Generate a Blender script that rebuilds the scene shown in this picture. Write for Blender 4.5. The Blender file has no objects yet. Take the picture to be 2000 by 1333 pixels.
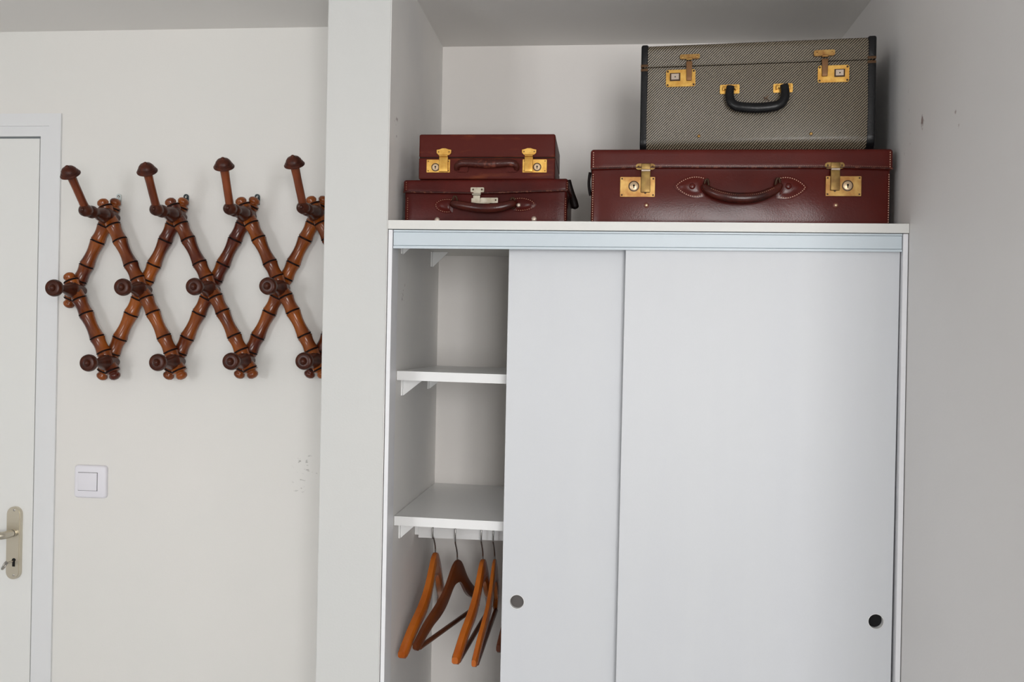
import bpy, bmesh, math, random
from mathutils import Vector, Matrix, geometry
random.seed(7)
C = bpy.context.scene.collection
sc = bpy.context.scene
PI = math.pi

# ------------------------------------------------------------------ camera
F_PX, YAW, PITCH, ROLL = 1816.9, 0.100948, 0.00062, 0.018770
CAM = Vector((0, 0, 1.53))
fw = Vector((-math.sin(YAW)*math.cos(PITCH), math.cos(YAW)*math.cos(PITCH), math.sin(PITCH)))
rt0 = Vector((math.cos(YAW), math.sin(YAW), 0)); up0 = rt0.cross(fw)
rt = math.cos(ROLL)*rt0 + math.sin(ROLL)*up0
up = -math.sin(ROLL)*rt0 + math.cos(ROLL)*up0
cam = bpy.data.cameras.new('camera'); camo = bpy.data.objects.new('camera', cam); C.objects.link(camo)
M = Matrix.Identity(4)
for i in range(3):
    M[i][0] = rt[i]; M[i][1] = up[i]; M[i][2] = -fw[i]; M[i][3] = CAM[i]
camo.matrix_world = M
cam.sensor_width = 36; cam.lens = F_PX/2000*36; cam.clip_start = .05
sc.camera = camo

# ------------------------------------------------------------------ light and exposure
sc.view_settings.view_transform = 'Standard'; sc.view_settings.look = 'None'
sc.view_settings.exposure = 0.0; sc.view_settings.gamma = 1; sc.view_settings.use_curve_mapping = False
w = bpy.data.worlds.new('sky'); sc.world = w; w.use_nodes = True
w.node_tree.nodes['Background'].inputs[0].default_value = (.72, .85, 1, 1)
w.node_tree.nodes['Background'].inputs[1].default_value = 1.0
def area(name, loc, size, power, col, target):
    l = bpy.data.lights.new(name, 'AREA'); l.shape = 'RECTANGLE'; l.size, l.size_y = size
    l.energy = power; l.color = col
    o = bpy.data.objects.new(name, l); C.objects.link(o); o.location = loc
    o.rotation_euler = (Vector(target)-Vector(loc)).to_track_quat('-Z', 'Y').to_euler()
    return o
WY = -1.75
WIN = [(-2.2, -1.45, .95, 2.15), (.2, 1.1, .9, 2.2)]       # x0, x1, z0, z1 of the windows behind the camera
area('daylight_left', (-1.82, WY-.05, 1.55), (.75, 1.18), 30, (.98, .985, 1.0), (-1.82, 2, 1.55))
area('daylight_right', (.65, WY-.05, 1.55), (.9, 1.28), 68, (1.0, .985, .975), (.65, 2, 1.55))

# ------------------------------------------------------------------ pixel to point
def ray(px, py): return fw + (px-1000)/F_PX*rt - (py-666.5)/F_PX*up
def P(px, py, Y):
    d = ray(px, py); return CAM + d*((Y-CAM.y)/d.y)

# ------------------------------------------------------------------ materials
def lin(c):
    return tuple((x/255/12.92 if x/255 <= .04045 else ((x/255+.055)/1.055)**2.4) for x in c) + (1,)
def mat(name, col, rough=.5, metal=0, bump=0, bscale=200, col2=None, nscale=8, ndetail=4, coat=0, stretch=None, spec=.5, thr=(.35, .65), rnd=0):
    m = bpy.data.materials.new(name); m.use_nodes = True; nt = m.node_tree; b = nt.nodes['Principled BSDF']
    b.inputs['Base Color'].default_value = col; b.inputs['Roughness'].default_value = rough
    b.inputs['Metallic'].default_value = metal; b.inputs['Coat Weight'].default_value = coat
    b.inputs['Coat Roughness'].default_value = .25; b.inputs['Specular IOR Level'].default_value = spec
    tc = nt.nodes.new('ShaderNodeTexCoord'); src = tc.outputs['Object']
    if stretch:
        mp = nt.nodes.new('ShaderNodeMapping'); mp.inputs['Scale'].default_value = stretch
        nt.links.new(src, mp.inputs[0]); src = mp.outputs[0]
    if col2:
        n = nt.nodes.new('ShaderNodeTexNoise'); n.inputs['Scale'].default_value = nscale; n.inputs['Detail'].default_value = ndetail
        if rnd:
            oi = nt.nodes.new('ShaderNodeObjectInfo'); va = nt.nodes.new('ShaderNodeVectorMath'); va.operation = 'ADD'
            sc_ = nt.nodes.new('ShaderNodeMath'); sc_.operation = 'MULTIPLY'; sc_.inputs[1].default_value = rnd
            nt.links.new(oi.outputs['Random'], sc_.inputs[0]); nt.links.new(src, va.inputs[0]); nt.links.new(sc_.outputs[0], va.inputs[1]); nt.links.new(va.outputs[0], n.inputs[0])
        else: nt.links.new(src, n.inputs[0])
        r = nt.nodes.new('ShaderNodeMapRange'); r.inputs[1].default_value, r.inputs[2].default_value = thr
        nt.links.new(n.outputs[0], r.inputs[0])
        x = nt.nodes.new('ShaderNodeMix'); x.data_type = 'RGBA'; x.inputs[6].default_value = col; x.inputs[7].default_value = col2
        nt.links.new(r.outputs[0], x.inputs[0]); nt.links.new(x.outputs[2], b.inputs['Base Color'])
        m['mix'] = x.name
    if bump:
        n = nt.nodes.new('ShaderNodeTexNoise'); n.inputs['Scale'].default_value = bscale; n.inputs['Detail'].default_value = 3
        nt.links.new(src, n.inputs[0])
        bp = nt.nodes.new('ShaderNodeBump'); bp.inputs['Strength'].default_value = bump; bp.inputs['Distance'].default_value = .001
        nt.links.new(n.outputs[0], bp.inputs['Height']); nt.links.new(bp.outputs[0], b.inputs['Normal'])
    return m
def scuffed(m, spots, dark, stretch=(1, 1, 1), scale=70, lo=.58, hi=.64):
    """small marks of wear of their own shape, at fixed places on the wall"""
    nt = m.node_tree; b = nt.nodes['Principled BSDF']; N = nt.nodes.new; Lk = nt.links.new
    g = N('ShaderNodeNewGeometry')
    mp = N('ShaderNodeMapping'); mp.inputs['Scale'].default_value = stretch; Lk(g.outputs['Position'], mp.inputs[0])
    n = N('ShaderNodeTexNoise'); n.inputs['Scale'].default_value = scale; n.inputs['Detail'].default_value = 2; Lk(mp.outputs[0], n.inputs[0])
    r = N('ShaderNodeMapRange'); r.inputs[1].default_value = lo; r.inputs[2].default_value = hi; Lk(n.outputs[0], r.inputs[0])
    tot = None
    for p, rad in spots:
        d = N('ShaderNodeVectorMath'); d.operation = 'DISTANCE'; Lk(g.outputs['Position'], d.inputs[0]); d.inputs[1].default_value = p
        k = N('ShaderNodeMapRange'); k.inputs[1].default_value = rad; k.inputs[2].default_value = rad*.6; Lk(d.outputs['Value'], k.inputs[0])
        if tot is None: tot = k.outputs[0]
        else:
            a = N('ShaderNodeMath'); a.operation = 'MAXIMUM'; Lk(tot, a.inputs[0]); Lk(k.outputs[0], a.inputs[1]); tot = a.outputs[0]
    mu = N('ShaderNodeMath'); mu.operation = 'MULTIPLY'; Lk(tot, mu.inputs[0]); Lk(r.outputs[0], mu.inputs[1])
    x = N('ShaderNodeMix'); x.data_type = 'RGBA'; Lk(mu.outputs[0], x.inputs[0])
    lk = b.inputs['Base Color'].links
    if lk: Lk(lk[0].from_socket, x.inputs[6])
    else: x.inputs[6].default_value = b.inputs['Base Color'].default_value
    x.inputs[7].default_value = dark; Lk(x.outputs[2], b.inputs['Base Color'])

WALLC = (.785, .765, .73, 1); WALLC2 = (.77, .76, .725, 1)
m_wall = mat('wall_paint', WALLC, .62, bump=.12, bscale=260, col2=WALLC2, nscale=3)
m_niche = mat('niche_paint', (.86, .825, .79, 1), .62, bump=.12, bscale=260, col2=(.85, .82, .785, 1), nscale=3)
m_niche_side = mat('niche_side_paint', (.89, .87, .84, 1), .6, bump=.2, bscale=240, col2=(.81, .80, .785, 1), nscale=3)
m_wallr = mat('right_wall_paint', (.81, .79, .775, 1), .6, bump=.15, bscale=230, col2=(.785, .765, .75, 1), nscale=2.5)
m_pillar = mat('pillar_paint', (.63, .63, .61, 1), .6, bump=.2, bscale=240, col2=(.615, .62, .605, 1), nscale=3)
m_ceil = mat('ceiling_paint', (.82, .80, .77, 1), .8, bump=.1, bscale=200)
m_floor = mat('floor_grey', (.47, .48, .50, 1), .4, col2=(.42, .43, .46, 1), nscale=6)  # unseen floor, cool grey chosen for the light it bounces
m_white = mat('white_laminate', (.63, .645, .665, 1), .42, bump=.14, bscale=420, col2=(.615, .63, .655, 1), nscale=2, stretch=(6, 6, .6))
m_board = mat('board_edge', (.74, .73, .69, 1), .4, col2=(.71, .705, .675, 1), nscale=5)
m_shelf = mat('shelf_white', (.86, .86, .85, 1), .35)
m_alu = mat('track_enamel', (.56, .63, .675, 1), .38, spec=.6)
m_jamb = mat('jamb_enamel', (.82, .82, .84, 1), .4, col2=(.76, .76, .775, 1), nscale=14, thr=(.55, .75))
m_door = mat('door_enamel', (.79, .79, .765, 1), .45, bump=.05, bscale=90)
m_casing = mat('casing_enamel', (.765, .77, .775, 1), .45)
m_plastic = mat('switch_plastic', (.80, .785, .83, 1), .28)
m_champ = mat('satin_nickel', (.62, .57, .47, 1), .34, metal=.9)
m_steel = mat('steel', (.45, .43, .4, 1), .3, metal=1)
m_chrome = mat('chrome_wire', (.3, .29, .28, 1), .16, metal=1)
m_zinc = mat('zinc_eye', (.5, .54, .54, 1), .35, metal=.9)
m_blackmetal = mat('black_eye', (.03, .04, .045, 1), .35, metal=.6)
m_black = mat('hollow_black', (.004, .004, .004, 1), .9)
m_hole = mat('hollow_grey', (.10, .09, .085, 1), .7)
m_gap = mat('shadow_gap', (.02, .018, .016, 1), .9, spec=0)
m_bar = mat('varnished_bamboo_wood', lin((152, 80, 26)), .2, col2=lin((78, 28, 13)), nscale=14, ndetail=3, coat=.25, thr=(.36, .60), stretch=(1, 1, .4), bump=.05, bscale=300, spec=.3, rnd=9)
m_groove = mat('burnt_groove', lin((30, 12, 8)), .6, spec=.15)
m_peg = mat('dark_turned_wood', lin((80, 36, 18)), .3, col2=lin((48, 19, 11)), nscale=40, coat=.12, spec=.22)
m_arm = mat('hook_arm_wood', lin((136, 68, 34)), .22, col2=lin((84, 36, 20)), nscale=24, coat=.3, stretch=(1, 1, .3), spec=.3, rnd=5)
m_cap = mat('hook_cap_wood', lin((82, 36, 20)), .4, col2=lin((52, 21, 12)), nscale=60, spec=.25)
m_hang = mat('orange_beech', lin((200, 112, 34)), .24, col2=lin((170, 84, 24)), nscale=14, coat=.25, stretch=(1, 1, .4), spec=.3)
m_hang2 = mat('brown_beech', lin((108, 56, 26)), .32, col2=lin((88, 42, 20)), nscale=14, coat=.15, stretch=(1, 1, .4), spec=.25)
m_leath = mat('oxblood_leather', lin((88, 27, 20)), .24, bump=.14, bscale=330, col2=lin((72, 19, 13)), nscale=6, thr=(.35, .7), spec=.26)
m_leath1 = mat('dark_oxblood_leather', lin((86, 28, 23)), .27, bump=.2, bscale=260, col2=lin((62, 18, 15)), nscale=9, spec=.14)
m_leath2 = mat('scuffed_brown_leather', lin((84, 33, 27)), .36, bump=.35, bscale=420, col2=lin((124, 64, 36)), nscale=26, thr=(.56, .85), stretch=(.5, .5, 2.4), spec=.08)
m_handle = mat('handle_leather', lin((70, 23, 14)), .24, bump=.3, bscale=280, col2=lin((44, 14, 10)), nscale=30, coat=.2, spec=.25)
m_worn = mat('worn_handle_leather', lin((66, 25, 18)), .32, bump=.9, bscale=180, col2=lin((128, 70, 54)), nscale=70, thr=(.54, .72), coat=.1, spec=.25)
m_edge = mat('leather_edge', lin((56, 18, 12)), .4, bump=.5, bscale=500, col2=lin((120, 70, 52)), nscale=160, thr=(.52, .68), spec=.3)
m_shadeleath = mat('shaded_leather', lin((22, 14, 13)), .5, spec=.15)  # end straps: their shade is painted into the near-black colour
m_blackleath = mat('black_leather', lin((17, 17, 19)), .3, bump=.3, bscale=350, spec=.3)
m_tab = mat('brown_tab', lin((84, 58, 34)), .45, spec=.2)
m_stitch = mat('linen_thread', lin((206, 164, 140)), .7)
m_stitch2 = mat('tan_thread', lin((150, 104, 80)), .7)
m_brass = mat('polished_brass', lin((220, 176, 92)), .34, metal=.75, col2=lin((196, 144, 66)), nscale=70)
m_brassw = mat('worn_brass', lin((172, 138, 80)), .38, metal=.8, col2=lin((140, 98, 54)), nscale=60)
m_bronze = mat('tarnished_brass', lin((142, 116, 66)), .4, metal=.75, col2=lin((112, 84, 46)), nscale=60)
m_brown_brass = mat('brown_brass', lin((128, 92, 60)), .42, metal=.6)
m_nickel = mat('dull_nickel', lin((178, 170, 154)), .38, metal=.7, col2=lin((150, 140, 122)), nscale=80)
m_lockface = mat('lock_barrel', lin((196, 170, 138)), .35, metal=.6)
m_screw = mat('dark_screw', lin((64, 42, 24)), .45, metal=.5)
m_stud = mat('pale_stud', lin((190, 172, 156)), .32, metal=.4)
m_lstud = mat('leather_stud', lin((112, 60, 50)), .3, coat=.2, spec=.3)

def tweed():
    m = bpy.data.materials.new('diagonal_tweed'); m.use_nodes = True; nt = m.node_tree; N = nt.nodes.new; L = nt.links.new
    b = nt.nodes['Principled BSDF']; b.inputs['Roughness'].default_value = .27
    b.inputs['Specular IOR Level'].default_value = .5
    tc = N('ShaderNodeTexCoord'); sp = N('ShaderNodeSeparateXYZ'); L(tc.outputs['Object'], sp.inputs[0])
    def ma(op, a, b_, c=None):
        k = N('ShaderNodeMath'); k.operation = op
        for i, v in enumerate((a, b_)):
            if isinstance(v, (int, float)): k.inputs[i].default_value = v
            else: L(v, k.inputs[i])
        return k.outputs[0]
    s = ma('SUBTRACT', sp.outputs[0], sp.outputs[2]); 
    nz = N('ShaderNodeTexNoise'); nz.inputs['Scale'].default_value = 420; nz.inputs['Detail'].default_value = 2
    L(tc.outputs['Object'], nz.inputs[0])
    s = ma('ADD', s, ma('MULTIPLY', nz.outputs[0], .0009))
    wv = ma('SINE', ma('MULTIPLY', s, 2*PI/.0055), 0)
    # cross threads
    t = ma('ADD', sp.outputs[0], sp.outputs[2]); w2 = ma('SINE', ma('MULTIPLY', t, 2*PI/.0021), 0)
    v = ma('ADD', wv, ma('MULTIPLY', w2, .12)); v = ma('ADD', v, ma('MULTIPLY', ma('SUBTRACT', nz.outputs[0], .5), 1.1))
    r = N('ShaderNodeMapRange'); r.inputs[1].default_value = -.75; r.inputs[2].default_value = .8; L(v, r.inputs[0])
    x = N('ShaderNodeMix'); x.data_type = 'RGBA'; L(r.outputs[0], x.inputs[0])
    x.inputs[6].default_value = lin((22, 16, 10)); x.inputs[7].default_value = lin((138, 126, 107))
    L(x.outputs[2], b.inputs['Base Color'])
    bp = N('ShaderNodeBump'); bp.inputs['Strength'].default_value = .5; bp.inputs['Distance'].default_value = .0006
    L(r.outputs[0], bp.inputs['Height']); L(bp.outputs[0], b.inputs['Normal'])
    return m
m_tweed = tweed()

# ------------------------------------------------------------------ mesh helpers
ROOTM = {}
def setp(o, label=None, cat=None, group=None, kind=None):
    if label: o['label'] = label
    if cat: o['category'] = cat
    if group: o['group'] = group
    if kind: o['kind'] = kind
    return o
def thing(name, loc, label=None, cat=None, group=None, kind=None, rotz=0):
    o = bpy.data.objects.new(name, None); C.objects.link(o); o.location = loc; o.rotation_euler = (0, 0, rotz)
    o.empty_display_size = .05
    ROOTM[o.name] = Matrix.Translation(loc) @ Matrix.Rotation(rotz, 4, 'Z')
    return setp(o, label, cat, group, kind)
def obj(name, bm, m, parent=None, local=False, smooth=None, label=None, kind=None, cat=None, mx=None):
    """link a bmesh as one object; mesh written in world coordinates unless local"""
    bmesh.ops.recalc_face_normals(bm, faces=bm.faces)
    me = bpy.data.meshes.new(name); bm.to_mesh(me); bm.free()
    ms = m if isinstance(m, (list, tuple)) else [m]
    for k in ms: me.materials.append(k)
    if smooth is not None:
        me.polygons.foreach_set('use_smooth', [True]*len(me.polygons))
        me.set_sharp_from_angle(angle=math.radians(smooth))
    o = bpy.data.objects.new(name, me); C.objects.link(o)
    if parent:
        o.parent = parent; pm = ROOTM[parent.name]
        if not local and mx is None: me.transform(pm.inverted())
        ROOTM[o.name] = pm
        if mx is not None: o.matrix_local = pm.inverted() @ mx
    else: ROOTM[o.name] = Matrix.Identity(4)
    setp(o, label, cat, None, kind)
    return o
def B(): return bmesh.new()
def box(bm, x0, x1, y0, y1, z0, z1, bev=0):
    vs = [bm.verts.new((x, y, z)) for x in (x0, x1) for y in (y0, y1) for z in (z0, z1)]
    fs = [bm.faces.new([vs[i] for i in q]) for q in ((0, 1, 3, 2), (4, 6, 7, 5), (0, 4, 5, 1), (2, 3, 7, 6), (0, 2, 6, 4), (1, 5, 7, 3))]
    if bev:
        es = set(e for f in fs for e in f.edges)
        bmesh.ops.bevel(bm, geom=list(es), offset=bev, segments=2, profile=.5, affect='EDGES')
    return bm
def axis_lines(a, b, r, n):
    L = [a, a+.12*r, a+.35*r, a+.65*r, a+r]
    L += [a+r+(b-a-2*r)*i/n for i in range(1, n)]
    L += [b-r, b-.65*r, b-.35*r, b-.12*r, b]
    return L
def rbox(bm, x0, x1, y0, y1, z0, z1, r, n=(1, 1, 1), warp=None, rr=None):
    """rounded box on a grid, optional warp(v)->v"""
    X, Y, Z = axis_lines(x0, x1, r, n[0]), axis_lines(y0, y1, r, n[1]), axis_lines(z0, z1, r, n[2])
    cache = {}
    def V(i, j, k):
        key = (i, j, k)
        if key not in cache:
            p = Vector((X[i], Y[j], Z[k]))
            q = Vector((min(max(p.x, x0+r), x1-r), min(max(p.y, y0+r), y1-r), min(max(p.z, z0+r), z1-r)))
            d = p-q
            if d.length > 1e-9: p = q + d.normalized()*r
            if warp: p = warp(p)
            cache[key] = bm.verts.new(p)
        return cache[key]
    nx, ny, nz = len(X)-1, len(Y)-1, len(Z)-1
    for j in range(ny):
        for k in range(nz):
            for i in (0, nx): bm.faces.new((V(i, j, k), V(i, j+1, k), V(i, j+1, k+1), V(i, j, k+1)))
    for i in range(nx):
        for k in range(nz):
            for j in (0, ny): bm.faces.new((V(i, j, k), V(i+1, j, k), V(i+1, j, k+1), V(i, j, k+1)))
        for j in range(ny):
            for k in (0, nz): bm.faces.new((V(i, j, k), V(i+1, j, k), V(i+1, j+1, k), V(i, j+1, k)))
    return bm
def plate(bm, outline, y0, y1, holes=(), bev=0):
    """outline and holes are (x, z) loops; extruded from y0 (front) to y1 (back)"""
    loops = [list(outline)] + [list(h) for h in holes]
    pts = [Vector((p[0], p[1], 0)) for l in loops for p in l]
    tris = geometry.tessellate_polygon([[Vector((p[0], p[1], 0)) for p in l] for l in loops])
    fr = [bm.verts.new((p.x, y0, p.y)) for p in pts]; bk = [bm.verts.new((p.x, y1, p.y)) for p in pts]
    for t in tris:
        try:
            bm.faces.new([fr[i] for i in t]); bm.faces.new([bk[i] for i in reversed(t)])
        except ValueError: pass
    s = 0
    for l in loops:
        n = len(l)
        for i in range(n):
            a, b = s+i, s+(i+1) % n
            bm.faces.new((fr[a], fr[b], bk[b], bk[a]))
        s += n
    return bm
def rrect(x0, x1, z0, z1, r, n=4):
    out = []
    for cx, cz, a0 in ((x1-r, z1-r, 0), (x0+r, z1-r, 90), (x0+r, z0+r, 180), (x1-r, z0+r, 270)):
        for i in range(n+1):
            a = math.radians(a0+90*i/n); out.append((cx+r*math.cos(a), cz+r*math.sin(a)))
    return out
def circ(cx, cz, r, n=20): return [(cx+r*math.cos(2*PI*i/n), cz+r*math.sin(2*PI*i/n)) for i in range(n)]
def lathe(bm, prof, mx=Matrix.Identity(4), n=24, mi=None, cap=True):
    """prof: (radius, height) along +Z"""
    rings = []
    for r, h in prof:
        if r < 1e-6: rings.append([bm.verts.new(mx @ Vector((0, 0, h)))])
        else: rings.append([bm.verts.new(mx @ Vector((r*math.cos(2*PI*i/n), r*math.sin(2*PI*i/n), h))) for i in range(n)])
    for q in range(len(rings)-1):
        a, b = rings[q], rings[q+1]
        for i in range(n):
            j = (i+1) % n
            if len(a) == 1 and len(b) == 1: continue
            if len(a) == 1: f = bm.faces.new((a[0], b[i], b[j]))
            elif len(b) == 1: f = bm.faces.new((a[i], a[j], b[0]))
            else: f = bm.faces.new((a[i], a[j], b[j], b[i]))
            if mi: f.material_index = mi[q]
    for e in (rings[0], rings[-1]):
        if cap and len(e) > 1: bm.faces.new(e)
    return bm
def spline(pts, k=6):
    pts = [Vector(p) for p in pts]; out = []
    for i in range(len(pts)-1):
        p0, p1, p2, p3 = pts[max(i-1, 0)], pts[i], pts[i+1], pts[min(i+2, len(pts)-1)]
        for s in range(k):
            t = s/k
            out.append(.5*((2*p1)+(p2-p0)*t+(2*p0-5*p1+4*p2-p3)*t*t+(3*p1-p0-3*p2+p3)*t**3))
    out.append(pts[-1]); return out
def tube(bm, pts, rad, n=12, flat=1.0, upv=Vector((0, 1, 0))):
    """rad number or list; flat squashes along the upv axis"""
    N = len(pts); rings = []
    for i, p in enumerate(pts):
        t = (pts[min(i+1, N-1)]-pts[max(i-1, 0)]).normalized()
        s = t.cross(upv)
        if s.length < 1e-4: s = t.cross(Vector((1, 0, 0)))
        s.normalize(); u = s.cross(t).normalized()
        r = rad if isinstance(rad, (int, float)) else rad[0]+(rad[1]-rad[0])*i/(N-1) if len(rad) == 2 else rad[i]
        rings.append([bm.verts.new(p + s*r*math.cos(2*PI*k/n) + u*r*flat*math.sin(2*PI*k/n)) for k in range(n)])
    for a, b in zip(rings, rings[1:]):
        for k in range(n): bm.faces.new((a[k], a[(k+1) % n], b[(k+1) % n], b[k]))
    bm.faces.new(rings[0]); bm.faces.new(rings[-1])
    return bm
def prism_x(bm, poly, x0, x1):
    """poly of (y, z) extruded along X; x0, x1 may be functions of z"""
    fx0 = x0 if callable(x0) else (lambda z: x0); fx1 = x1 if callable(x1) else (lambda z: x1)
    a = [bm.verts.new((fx0(z), y, z)) for y, z in poly]; b = [bm.verts.new((fx1(z), y, z)) for y, z in poly]
    n = len(poly)
    for i in range(n): bm.faces.new((a[i], a[(i+1) % n], b[(i+1) % n], b[i]))
    for e in (a, b): bm.faces.new(e)
    return bm
def dash(bm, a, b, r):
    """one stitch: a tiny rounded box from a to b"""
    a, b = Vector(a), Vector(b); d = b-a; L = d.length
    if L < 1e-6: return
    q = d.to_track_quat('X', 'Z').to_matrix().to_4x4(); mx = Matrix.Translation((a+b)/2) @ q
    vs = [bm.verts.new(mx @ Vector((x*L/2*(1 if abs(y)+abs(z) < 1.5 else .8), y*r, z*r))) for x in (-1, 1) for y in (-1, 1) for z in (-1, 1)]
    for qd in ((0, 1, 3, 2), (4, 6, 7, 5), (0, 4, 5, 1), (2, 3, 7, 6), (0, 2, 6, 4), (1, 5, 7, 3)):
        bm.faces.new([vs[i] for i in qd])
def stitches(bm, pts, step, frac=.62, r=.0006):
    """dashes along a polyline"""
    acc = 0; seg = []; 
    d = [0]
    for a, b in zip(pts, pts[1:]): d.append(d[-1]+(Vector(b)-Vector(a)).length)
    def at(s):
        for i in range(len(pts)-1):
            if s <= d[i+1]+1e-9:
                t = (s-d[i])/max(d[i+1]-d[i], 1e-9); return Vector(pts[i]).lerp(Vector(pts[i+1]), t)
        return Vector(pts[-1])
    s = 0
    while s+step*frac < d[-1]:
        dash(bm, at(s), at(s+step*frac), r); s += step

# ------------------------------------------------------------------ planes of the room
YF = 1.80; YB = 1.315*YF
ZC = P(1060, 89, YB).z                              # ceiling
d_ = ray(320, 57.7); YW = d_.y*(ZC-CAM.z)/d_.z      # wall behind the rack
XL = P(757.8, 400, YF).x                            # left side of the niche
XP = P(628.5, 666, YF).x                            # left side of the pillar
XR = P(1775.5, 460, YF).x + .001                    # right wall
ZS = P(1267, 433.8, YF).z                           # top of the wardrobe board
XD = P(65, 900, YW).x                               # edge of the door leaf
ROOM_L, ROOM_F, ROOM_R, YE = -2.7, WY, 1.9, .8     # the room opens to the right behind the end of the right wall

def S(name, bm, m, **k): return obj(name, bm, m, kind='structure', **k)
S('floor', box(B(), ROOM_L-.1, ROOM_R+.1, ROOM_F-.1, YB+.12, -.1, 0), m_floor)
S('ceiling', box(B(), ROOM_L-.1, ROOM_R+.1, ROOM_F-.1, YB+.12, ZC, ZC+.1), m_ceil)
S('wall_left', box(B(), ROOM_L-.1, ROOM_L, ROOM_F, YW, 0, ZC), m_wall)
S('wall_right', box(B(), XR, XR+.1, YE, YB+.12, 0, ZC), m_wallr)
S('wall_side', box(B(), XR+.1, ROOM_R+.1, YE, YE+.1, 0, ZC), m_wall)
S('wall_far_right', box(B(), ROOM_R, ROOM_R+.1, ROOM_F, YE, 0, ZC), m_wall)
holes = [[(a, c), (b, c), (b, d), (a, d)] for a, b, c, d in WIN]
S('wall_front', plate(B(), [(ROOM_L-.1, 0), (ROOM_R+.1, 0), (ROOM_R+.1, ZC), (ROOM_L-.1, ZC)], WY, WY-.1, holes), m_wall)
for i, (a, b, c, d) in enumerate(WIN):
    r = thing('window_%d' % (i+1), ((a+b)/2, WY, c), kind='structure')
    obj('frame', plate(B(), [(a, c), (b, c), (b, d), (a, d)], WY-.015, WY-.06,
        [[(a+.05, c+.05), ((a+b)/2-.02, c+.05), ((a+b)/2-.02, d-.05), (a+.05, d-.05)],
         [((a+b)/2+.02, c+.05), (b-.05, c+.05), (b-.05, d-.05), ((a+b)/2+.02, d-.05)]]), m_casing, r)
S('wall_niche', box(B(), XL-.02, XR, YB, YB+.12, 0, ZC), m_niche)
# pillar: plain block, edges slightly softened
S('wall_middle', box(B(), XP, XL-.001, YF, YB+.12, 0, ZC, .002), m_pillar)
S('wall_niche_left', box(B(), XL-.001, XL, YF+.001, YB+.12, 0, ZC), m_niche_side)
# wall behind the rack, with the doorway cut out
c_o = P(122, 222.5, YW); c_b = P(104.3, 1160, YW)
XCo = (c_o.x+c_b.x)/2; ZCo = c_o.z
ZD = P(40, 270.3, YW).z
XC1 = P(98.8, 247, YW).x; ZC1 = P(60, 247, YW).z
DL = XD-.83
wo = [(ROOM_L-.1, 0), (DL-.01, 0), (DL-.01, ZD+.008), (XD+.008, ZD+.008), (XD+.008, 0), (XP+.02, 0), (XP+.02, ZC), (ROOM_L-.1, ZC)]
S('wall_back', plate(B(), wo, YW, YW+.12), m_wall)

# ------------------------------------------------------------------ door with its casing
dr = thing('door_1', ((DL+XD)/2, YW, 0), kind='structure')
obj('door_leaf', box(B(), DL, XD, YW+.001, YW+.04, .006, ZD, .0015), m_door, dr)
cs = thing('trim_1', ((DL+XD)/2, YW, 0), kind='structure')
def casing(x_in, x_out, z_in, z_out, xl_in, xl_out, y0, y1):
    o = [(xl_out, 0), (xl_in, 0), (xl_in, z_in), (x_in, z_in), (x_in, 0), (x_out, 0), (x_out, z_out), (xl_out, z_out)]
    return plate(B(), o, y0, y1)
wi, wo_ = XC1-XD, XCo-XD
obj('inner_casing', casing(XD+.0045, XC1+.001, ZD+.0045, ZC1+.001, DL-.0045, DL-wi, YW-.0018, YW+.03), m_casing, cs)
obj('outer_casing', casing(XC1, XCo, ZC1, ZCo, DL-wi, DL-wo_, YW-.006, YW), m_casing, cs)
# lever handle on its long back plate
yh = YW-.0005
def HD(px, py, dy=0): return P(px, py, yh-dy)
a, b = HD(17, 990), HD(42, 1131)
bx0, bx1 = HD(15.8, 1060).x, HD(43, 1060).x; bz0, bz1 = HD(29, 1131).z, HD(29, 989.5).z
hp = obj('handle_plate', plate(B(), rrect(bx0, bx1, bz0, bz1, (bx1-bx0)/2-.0002, 8), yh-.007, YW+.001), m_champ, dr, label='satin gold door handle plate', smooth=40)
bm = hp.data
bm2 = B(); plate(bm2, rrect(bx0+.003, bx1-.003, bz0+.003, bz1-.003, (bx1-bx0)/2-.0034, 8), yh-.0085, yh-.006)
obj('plate_face', bm2, m_champ, hp)
lv = B(); c0 = HD(27, 1041, .008)
pts = spline([c0, c0+Vector((0, -.02, 0)), c0+Vector((-.006, -.04, 0)), c0+Vector((-.03, -.05, .000)), c0+Vector((-.07, -.05, -.002)), c0+Vector((-.125, -.046, -.003))], 6)
tube(lv, pts, .0095, 14); obj('lever', lv, m_champ, hp, smooth=60, label='door lever reaching left')
for q, (px, py) in enumerate(((28, 997), (26.5, 1124))):
    s = B(); c = HD(px, py, .0085); lathe(s, [(.0028, 0), (.0028, .001), (.002, .0015), (0, .0016)], Matrix.Translation(c) @ Matrix.Rotation(PI/2, 4, 'X'), 14)
    obj('screw', s, m_steel, hp, smooth=40)
kh = B(); c = HD(27, 1098, .0086); plate(kh, [(c.x-.004, c.z-.012), (c.x+.003, c.z-.012), (c.x+.003, c.z+.002)]+circ(c.x, c.z+.004, .0052, 12)[0:7]+[(c.x-.004, c.z)], c.y-.0003, c.y+.001)
obj('keyhole', kh, m_black, hp)
ky = B(); k0 = HD(26, 1096, .008)
tube(ky, [k0, k0+Vector((-.0, -.024, -.001))], .0025, 10)
k1 = k0+Vector((-.001, -.033, -.004))
ring = [k1+Vector((.006*math.sin(t)*.8-.002*math.cos(t), .009*math.cos(t), .0095*math.sin(t))) for t in [2*PI*i/20 for i in range(21)]]
tube(ky, ring, .0022, 8, upv=Vector((1, 0, 0)))
kk = thing('door_key', k0, 'small steel key standing in the keyhole of the white door', 'key')
obj('key_body', ky, m_steel, kk, smooth=60)

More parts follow.
